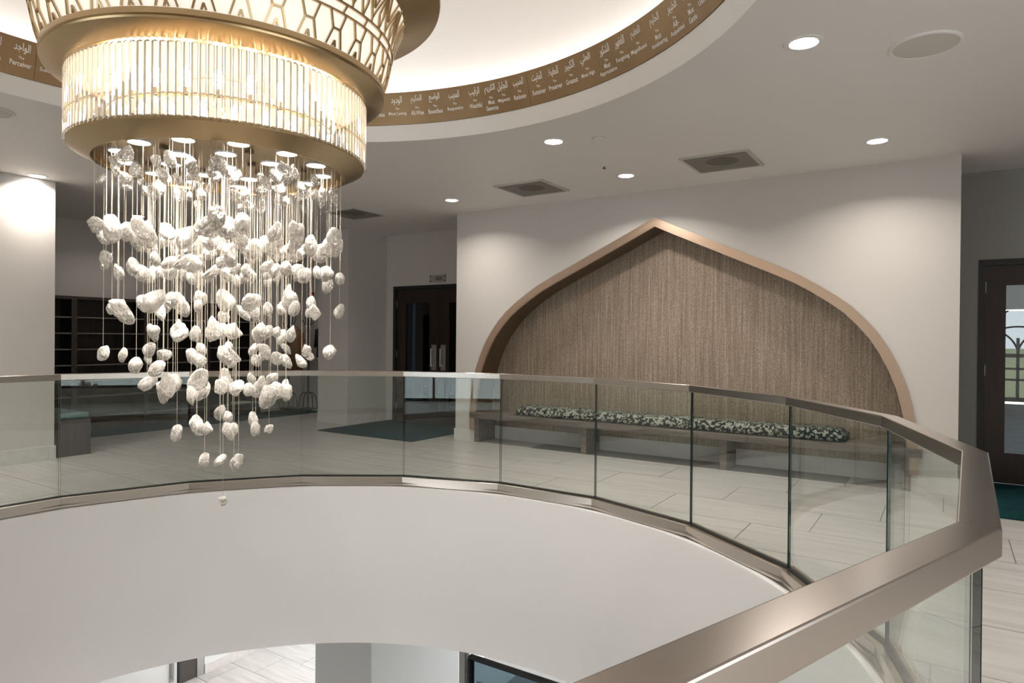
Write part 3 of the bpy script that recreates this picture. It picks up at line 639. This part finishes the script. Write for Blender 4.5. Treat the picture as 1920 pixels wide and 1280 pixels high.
# ------------------------------------------------------------------ left alcove: shelves, bench, runner, racks
DV = [3.58, 4.61, 5.645, 6.68, 7.72]; SZ = [1.65, 1.42, 1.19, 0.96, 0.73, 0.50, 0.20]
place = ['beside the alcove bench', 'second from the alcove bench', 'third from the alcove bench', 'nearest the coat racks']
for i in range(4):
    e = empty('shoe_shelf', (-10.68, (DV[i]+DV[i+1])/2, 0), 'tall dark open shoe shelf unit, ' + place[i], 'shelf', 'dark shoe shelf units along the alcove wall'); hw = (DV[i+1]-DV[i])/2 - 0.001
    box('back_panel', -0.185, -0.17, -hw, hw, 0.0, 1.945, 'espresso', e); box('top_panel', -0.17, 0.18, -hw, hw, 1.90, 1.945, 'shelf_wood', e); box('plinth', -0.17, 0.165, -hw+0.035, hw-0.035, 0.0, 0.10, 'shelf_wood', e)
    for s in (-1, 1): box('side_panel', -0.17, 0.18, s*hw-(0.035 if s > 0 else 0), s*hw+(0.035 if s < 0 else 0), 0.0, 1.90, 'shelf_wood', e)
    for z in SZ:
        sh = box('shelf', -0.17, 0.168, -hw+0.035, hw-0.035, z-0.02, z, 'espresso', e); box('edge_strip', 0.168, 0.171, -hw+0.035, hw-0.035, z-0.016, z, 'shelf_edge', sh)
e = empty('shoe_bench', (-9.1, 3.71, 0), 'dark grey wooden block bench with a teal seat pad at the alcove corner', 'bench')
box('body', -0.68, 0.68, -0.17, 0.17, 0.0, 0.415, 'grey_wood', e, 0.003); box('seat_pad', -0.675, 0.66, -0.165, 0.165, 0.416, 0.49, 'teal_vinyl', e, 0.02)
def rug(name, x0, x1, y0, y1, label, t=0.012):
    o = box(name, x0, x1, y0, y1, 0.001, t, 'teal_carpet', None, 0.004); tag(o, label, 'mat'); return o
rug('carpet_runner', -10.45, -9.69, 4.0, 8.45, 'long dark teal carpet runner along the shoe shelves')
rug('door_mat', -7.83, -5.98, 6.74, 8.30, 'dark teal floor mat in front of the double doors'); rug('door_mat', 0.36, 2.2, 6.58, 8.15, 'dark teal floor mat at the single door beyond the arch wall')
e = empty('paper_stack', (-10.55, 7.35, 0.201), 'small stack of papers on the lowest shoe shelf', 'papers')
for k in range(4): o = box('sheet', -0.10, 0.10, -0.14, 0.14, 0.006*k, 0.006*k+0.005, 'paper', e); o.rotation_euler = (0, 0, 0.1*k)
def coat_rack(x, y, label, hh=1.80):
    e = empty('coat_rack', (x, y, 0.0125), label, 'coat rack', 'black standing coat racks')
    bm = bmesh.new(); tube(bm, (0, 0, 0.03), (0, 0, hh), 0.018, 10); bm_obj('pole', bm, 'black_plastic', e); lathe('base', [(0, 0.0), (0.15, 0.0), (0.155, 0.025), (0.05, 0.04), (0, 0.045)], 'black_plastic', e, 32)
    for k in range(4):
        a = k*PI/2 + 0.4; bm = bmesh.new(); pts = [Vector((0.015, 0, 0.30)), Vector((0.09, 0, 0.33)), Vector((0.16, 0, 0.25)), Vector((0.18, 0, 0.12)), Vector((0.185, 0, 0.0))]
        for p, q in zip(pts[:-1], pts[1:]): tube(bm, p, q, 0.010, 6)
        o = bm_obj('foot', bm, 'black_plastic', e); o.rotation_euler = (0, 0, a)
        bm = bmesh.new(); pts = [Vector((0.0, 0, hh-0.25)), Vector((0.08, 0, hh-0.22)), Vector((0.13, 0, hh-0.14)), Vector((0.14, 0, hh-0.02))]
        for p, q in zip(pts[:-1], pts[1:]): tube(bm, p, q, 0.009, 6)
        o = bm_obj('hook', bm, 'black_plastic', e); o.rotation_euler = (0, 0, a)
    return e
coat_rack(-10.52, 8.35, 'black standing coat rack next to the end of the shoe shelves'); coat_rack(-10.16, 8.52, 'black standing coat rack holding the coats', 1.84)
def coat(x, y, z1, z0, wid, mat, label):
    e = empty('coat', (x, y, z0), label, 'coat'); L_ = z1-z0; v, f = [], []; rings = [(1.0, 0.05, 0.035), (0.95, 0.55, 0.06), (0.86, 0.92, 0.08), (0.5, 0.85, 0.085), (0.0, 1.0, 0.095)]; sg = 20
    for t, wv_, dp in rings:
        for i in range(sg):
            a = 2*PI*i/sg; fold = 1 + 0.10*math.sin(5*a)*(1-t); v.append((wid*wv_*math.cos(a)*fold, dp*math.sin(a)*fold, L_*t))
    for k in range(len(rings)-1):
        for i in range(sg): j = (i+1) % sg; f.append((k*sg+i, k*sg+j, (k+1)*sg+j, (k+1)*sg+i))
    f += [tuple(range(sg)), tuple((len(rings)-1)*sg+i for i in range(sg))]
    bo = mesh_obj('body', v, f, mat, e, True)
    bm = bmesh.new(); bm.from_mesh(bo.data); bmesh.ops.recalc_face_normals(bm, faces=bm.faces[:]); bm.to_mesh(bo.data); bm.free()
    for s in (-1, 1):
        bm = bmesh.new(); tube(bm, (s*wid*0.8, 0.01, L_*0.86), (s*wid*1.1, 0.02, L_*0.30), 0.05, 10, 0.04); bm_obj('sleeve', bm, mat, e, True)
    e.rotation_euler = (0, 0, 0.6); return e
coat(-10.30, 8.30, 1.60, 0.72, 0.16, 'tan_leather', 'brown leather coat hanging on the coat rack'); coat(-10.0, 8.72, 1.62, 1.0, 0.12, 'black_cloth', 'black coat hanging on the far side of the coat rack')
e = empty('stanchion_post', (-9.60, 8.66, 0), 'navy metal post on a flat round base beside the coat racks', 'post')
bm = bmesh.new(); tube(bm, (0, 0, 0.03), (0, 0, 0.95), 0.03, 16); bm_obj('post', bm, 'navy_metal', e); lathe('base', [(0, 0), (0.17, 0), (0.172, 0.02), (0.03, 0.035), (0, 0.036)], 'black_plastic', e, 32)
def sign(name, x0, x1, z0, z1, y, label, lines):
    e = empty(name, ((x0+x1)/2, y, (z0+z1)/2), label, 'sign'); hw, hh = (x1-x0)/2, (z1-z0)/2
    box('plate', -hw, hw, -0.012, -0.006, -hh, hh, 'sign_acrylic', e)
    for sx in (-1, 1):
        for sz in (-1, 1):
            bm = bmesh.new(); tube(bm, (sx*(hw-0.018), 0, sz*(hh-0.018)), (sx*(hw-0.018), -0.02, sz*(hh-0.018)), 0.010, 10); bm_obj('standoff', bm, 'duct_dark', e)
    for (a, b_, z, h) in lines:
        bm = bmesh.new(); x = a
        while x < b_ - 0.004:
            wd = rng.uniform(0.012, 0.022)*h/0.02; prism2 = box_data(x, min(b_, x+wd), -0.0128, -0.0118, z-h/2, z+h/2); vs = [bm.verts.new(p) for p in prism2[0]]
            for q in prism2[1]: bm.faces.new([vs[t] for t in q])
            x += wd + 0.005*h/0.02
        bm_obj('print', bm, 'sign_ink', e)
sign('door_sign', -7.03, -6.70, 2.285, 2.40, 8.34, 'small acrylic sign on standoffs above the double doors', [(-0.04, 0.11, 0.012, 0.018), (-0.03, 0.09, -0.018, 0.018)])
sign('wall_notice', -10.35, -9.78, 1.36, 1.66, 9.0, 'grey notice plate on the wall behind the coat racks', [(-0.06, 0.2, 0.09, 0.05), (-0.07, 0.22, 0.01, 0.022), (-0.07, 0.22, -0.035, 0.022), (-0.05, 0.19, -0.08, 0.022)])
e = empty('fire_alarm', (-10.62, 9.0, 2.22), 'small red fire alarm on the wall behind the coat racks', 'alarm')
box('housing', -0.06, 0.06, -0.045, 0.0, -0.06, 0.06, 'red_plastic', e, 0.006); box('strobe', -0.025, 0.025, -0.06, -0.045, -0.02, 0.04, 'white_trim', e)

# ------------------------------------------------------------------ doors
def pull(parent, x, y):
    box('pull_plate', x-0.05, x+0.05, y-0.006, y, 0.87, 1.28, 'steel', parent)
    bm = bmesh.new(); tube(bm, (x-0.025, y-0.05, 0.93), (x-0.025, y-0.05, 1.22), 0.011, 10); tube(bm, (x-0.025, y, 0.95), (x-0.025, y-0.05, 0.95), 0.008, 8); tube(bm, (x-0.025, y, 1.20), (x-0.025, y-0.05, 1.20), 0.008, 8); bm_obj('pull_bar', bm, 'steel', parent)
def leaf(parent, x0, x1, y, pane, hinge_side, ztop=2.19, glass='dark_glass', zp=(0.30, 1.96), pulls=None):
    px0, px1 = pane; d = 0.045
    for nm, a in (('stile', (x0, px0, 0.01, ztop)), ('stile', (px1, x1, 0.01, ztop)), ('bottom_rail', (px0, px1, 0.01, zp[0])), ('top_rail', (px0, px1, zp[1], ztop))): box(nm, a[0], a[1], y, y+d, a[2], a[3], 'door_wood', parent)
    box('pane', px0, px1, y+0.018, y+0.026, zp[0], zp[1], glass, parent)
    for z in (0.25, 1.12, 1.95): box('hinge', (x0-0.012) if hinge_side < 0 else x1-0.004, (x0+0.004) if hinge_side < 0 else x1+0.012, y-0.006, y, z-0.055, z+0.055, 'steel', parent)
    if pulls is not None: pull(parent, pulls, y)
wall('wall_vestibule_back', -8.1, -5.5, 10.2, 10.3, mat='dark_paint'); wall('wall_vestibule_a', -8.1, -8.0, 9.1, 10.2, mat='dark_paint'); wall('wall_vestibule_b', -5.6, -5.5, 8.44, 10.2, mat='dark_paint'); struct(box('ceiling_vestibule', -8.1, -5.5, 8.44, 10.3, 2.75, 2.8, 'dark_paint')); struct(box('floor_vestibule', -8.1, -5.5, 8.44, 10.3, -0.05, 0.0, 'teal_carpet'))
d1 = sempty('door_1', (0, 8.34, 0))
for a in ((-7.82, -7.765, 0, 2.245), (-5.835, -5.78, 0, 2.245), (-7.765, -5.835, 2.19, 2.245)): box('frame', a[0], a[1], -0.012, 0.10, a[2], a[3], 'black_frame', d1)
leaf(d1, -7.762, -6.842, 0.02, (-7.56, -7.055), -1, 2.187, pulls=-6.95); leaf(d1, -6.838, -5.838, 0.02, (-6.645, -6.05), 1, 2.187, pulls=-6.76)
d2 = sempty('door_2', (0, 8.17, 0))
for a in ((0.25, 0.307, 0, 2.22), (1.303, 1.36, 0, 2.22), (0.307, 1.303, 2.163, 2.22)): box('frame', a[0], a[1], -0.015, 0.12, a[2], a[3], 'black_frame', d2)
leaf(d2, 0.309, 1.30, 0.02, (0.475, 1.13), -1, 2.16, 'window_glass', (0.31, 1.965))

# ------------------------------------------------------------------ room and view beyond the single door
wall('wall_beyond_a', -1.0, 0.55, 19.0, 19.1, 0, 2.75, 'white_wall'); wall('wall_beyond_b', 2.15, 6.0, 19.0, 19.1, 0, 2.75, 'white_wall'); wall('wall_beyond_c', 0.55, 2.15, 19.0, 19.1, 2.15, 2.75, 'white_wall')
wall('wall_beyond_d', -1.1, -1.0, 8.3, 19.1, 0, 2.75, 'white_wall'); wall('wall_beyond_e', 6.0, 6.1, 8.3, 19.1, 0, 2.75, 'white_wall')
struct(box('floor_beyond', -1.0, 6.0, 8.29, 19.0, -0.05, 0.0, 'striped_carpet')); struct(box('ceiling_beyond', -1.0, 6.0, 8.29, 19.0, 2.75, 2.8, 'white_wall'))
wb = sempty('window_2', (1.33, 19.0, 0))
for x in (-0.78, 0.0, 0.78): box('mullion', x-0.03, x+0.03, -0.03, 0.05, 0.1, 2.12 if x else 1.5, 'black_frame', wb)
for z, t in ((0.10, 0.05), (0.55, 0.025), (0.80, 0.025), (1.10, 0.045)): box('transom', -0.8, 0.8, -0.03, 0.05, z-t, z+t, 'black_frame', wb)
for s in (-1, 1):
    for (c0, rad, a0, a1) in ((0.0, 0.78, 0, 90), (s*-0.78, 0.78, 0, 62), (s*-0.78, 1.56, 0, 52)):
        bm = bmesh.new(); prev = None
        for k in range(13):
            a = math.radians(a0 + (a1-a0)*k/12); p = Vector((c0 + s*rad*math.cos(a), 0.0, 1.12 + rad*math.sin(a)*0.82))
            if prev: tube(bm, prev, p, 0.022, 6)
            prev = p
        bm_obj('tracery', bm, 'black_frame', wb)
box('pane', -0.78, 0.78, 0.0, 0.006, 0.12, 2.12, 'tinted_glass', wb)
for i, yy in enumerate((11.0, 14.0)):
    e = empty('strip_light', (1.6, yy, 2.75), ('white strip light just inside the room beyond the single door', 'white strip light deep in the room, closer to its arched window')[i], 'light', 'strip lights in the room beyond'); box('housing', -0.6, 0.6, -0.06, 0.06, -0.03, 0.0, 'white_trim', e); box('diffuser', -0.58, 0.58, -0.05, 0.05, -0.036, -0.03, 'lens_glow', e)
o = box('lawn', -60, 120, 19.12, 200, -0.15, -0.1, 'lawn'); tag(o, 'sunlit lawn outside the arched window', 'lawn', kind='stuff')
for i, (x, y, hh, mt, lab) in enumerate([(30, 150, 5.0, 'autumn_leaves', 'red autumn tree beyond the lawn'), (14, 155, 4.6, 'green_leaves', 'green tree beside the red tree beyond the lawn'), (5, 160, 5.6, 'green_leaves', 'tall green tree at the far edge of the lawn')]):
    e = empty('tree', (x, y, -0.1), lab, 'tree'); bm = bmesh.new(); tube(bm, (0, 0, 0), (0, 0, hh*0.5), 0.18, 8); bm_obj('trunk', bm, 'bark', e)
    bm = bmesh.new(); bmesh.ops.create_icosphere(bm, subdivisions=3, radius=1.0)
    for q in bm.verts: d = q.co.normalized(); q.co = Vector((d.x*hh*0.42, d.y*hh*0.42, hh*0.62 + d.z*hh*0.42)) * (1 + 0.0) + d*0.35*math.sin(7*d.x+3*d.z)*math.cos(6*d.y)
    bm_obj('crown', bm, mt, e)

# ------------------------------------------------------------------ lower storey
ZF = -4.2
lf_ = struct(box('floor_lower', -13.0, 3.0, -3.4, 12.0, ZF-0.05, ZF-0.006, 'grout'))
tile_me = None
for i in range(-6, 3):
    for j in range(-6, 6):
        x0 = -9.2 + i*TL + 0.41*j; y0 = 7.6 + j*TW
        if not (-12.4 < x0 < -7.0 and 4.2 < y0 < 11): continue
        if tile_me is None:
            o = box('tile', GAP, TL-GAP, GAP, TW-GAP, -0.02, 0.0, 'floor_tile', lf_); tile_me = o.data
        else: o = link('tile', tile_me, lf_)
        o.location = (x0, y0, ZF)
wall('wall_lower_pier', -7.16, -6.11, 6.16, 7.99, ZF, -1.53, 'white_wall')
wall('wall_lower_left', -10.40, -10.26, 6.5, 12.0, ZF, -1.53, 'white_wall'); baseboard('baseboard_lower', (-10.26, 6.5), (-10.26, 11.9), (1, 0))
for o in list(bpy.data.objects['baseboard_lower'].children): o.location.z += ZF
wall('wall_lower_south_a', -13.0, -6.5, -3.4, -3.3, ZF, -1.53, 'white_wall'); wall('wall_lower_south_b', -4.5, 3.0, -3.4, -3.3, ZF, -1.53, 'white_wall'); wall('wall_lower_south_c', -6.5, -4.5, -3.4, -3.3, -2.1, -1.53, 'white_wall'); wall('wall_lower_east', 2.9, 3.0, -3.4, 12.0, ZF, -1.53, 'white_wall')
wall('wall_lower_back', -13.0, 3.0, 11.9, 12.0, ZF, -1.53, 'white_wall'); wall('wall_lower_far', -13.0, -12.9, -3.4, 12.0, ZF, -1.53, 'white_wall')
wall('wall_lower_side', -10.4, -10.26, -3.4, 6.03, ZF, -1.53, 'white_wall'); wall('wall_lower_over', -10.4, -10.26, 6.03, 6.5, ZF+2.6, -1.53, 'white_wall')
d3 = sempty('door_3', (-10.26, 6.2, ZF))
box('leaf', -0.06, 0.0, -0.13, 0.15, 0.01, 2.55, 'grey_wood', d3); box('frame', -0.06, 0.012, 0.165, 0.285, 0.0, 2.6, 'steel', d3); box('frame', -0.06, 0.012, -0.165, -0.14, 0.0, 2.6, 'black_frame', d3)
hd = box('handle_plate', 0.0, 0.012, -0.30, -0.22, 0.10, 0.55, 'steel', d3); bm = bmesh.new(); tube(bm, (0.05, -0.26, 0.14), (0.05, -0.26, 0.50), 0.014, 10); tube(bm, (0.0, -0.26, 0.18), (0.05, -0.26, 0.18), 0.01, 8); tube(bm, (0.0, -0.26, 0.46), (0.05, -0.26, 0.46), 0.01, 8); bm_obj('pull_bar', bm, 'steel', d3)
gw = sempty('window_3', (-4.05, 5.34, ZF))
box('post', 0.0, 0.07, -0.04, 0.04, 0, 2.67, 'steel', gw); box('post', 0.10, 0.13, -0.04, 0.04, 0, 2.42, 'black_frame', gw); box('header', 0.1, 2.2, -0.03, 0.03, 2.42, 2.45, 'black_frame', gw); box('pane', 0.13, 1.3, -0.006, 0.006, 0, 2.42, 'store_glass', gw)
box('post', 1.3, 1.36, -0.04, 0.04, 0, 2.45, 'bronze_trim', gw)
e = empty('lower_ceiling_light', (-8.6, 6.4, -1.53), 'flat ceiling light of the lower storey', 'light'); lathe('rim', [(0.2, 0), (0.2, -0.02), (0.22, -0.02), (0.22, 0)], 'white_trim', e, 32); lathe('lens', [(0, -0.012), (0.2, -0.012)], 'lens_glow', e, 32, smooth=False)
area_light('lower_lamp', (0, 0, -0.03), 45, 0.4, (1, 0.97, 0.94), e)
e = empty('lower_ceiling_light', (-3.2, 7.5, -1.53), 'flat ceiling light of the lower storey behind the glazing', 'light'); lathe('rim', [(0.2, 0), (0.2, -0.02), (0.22, -0.02), (0.22, 0)], 'white_trim', e, 32); lathe('lens', [(0, -0.012), (0.2, -0.012)], 'lens_glow', e, 32, smooth=False)
area_light('lower_lamp', (0, 0, -0.03), 30, 0.4, (1, 0.97, 0.94), e)
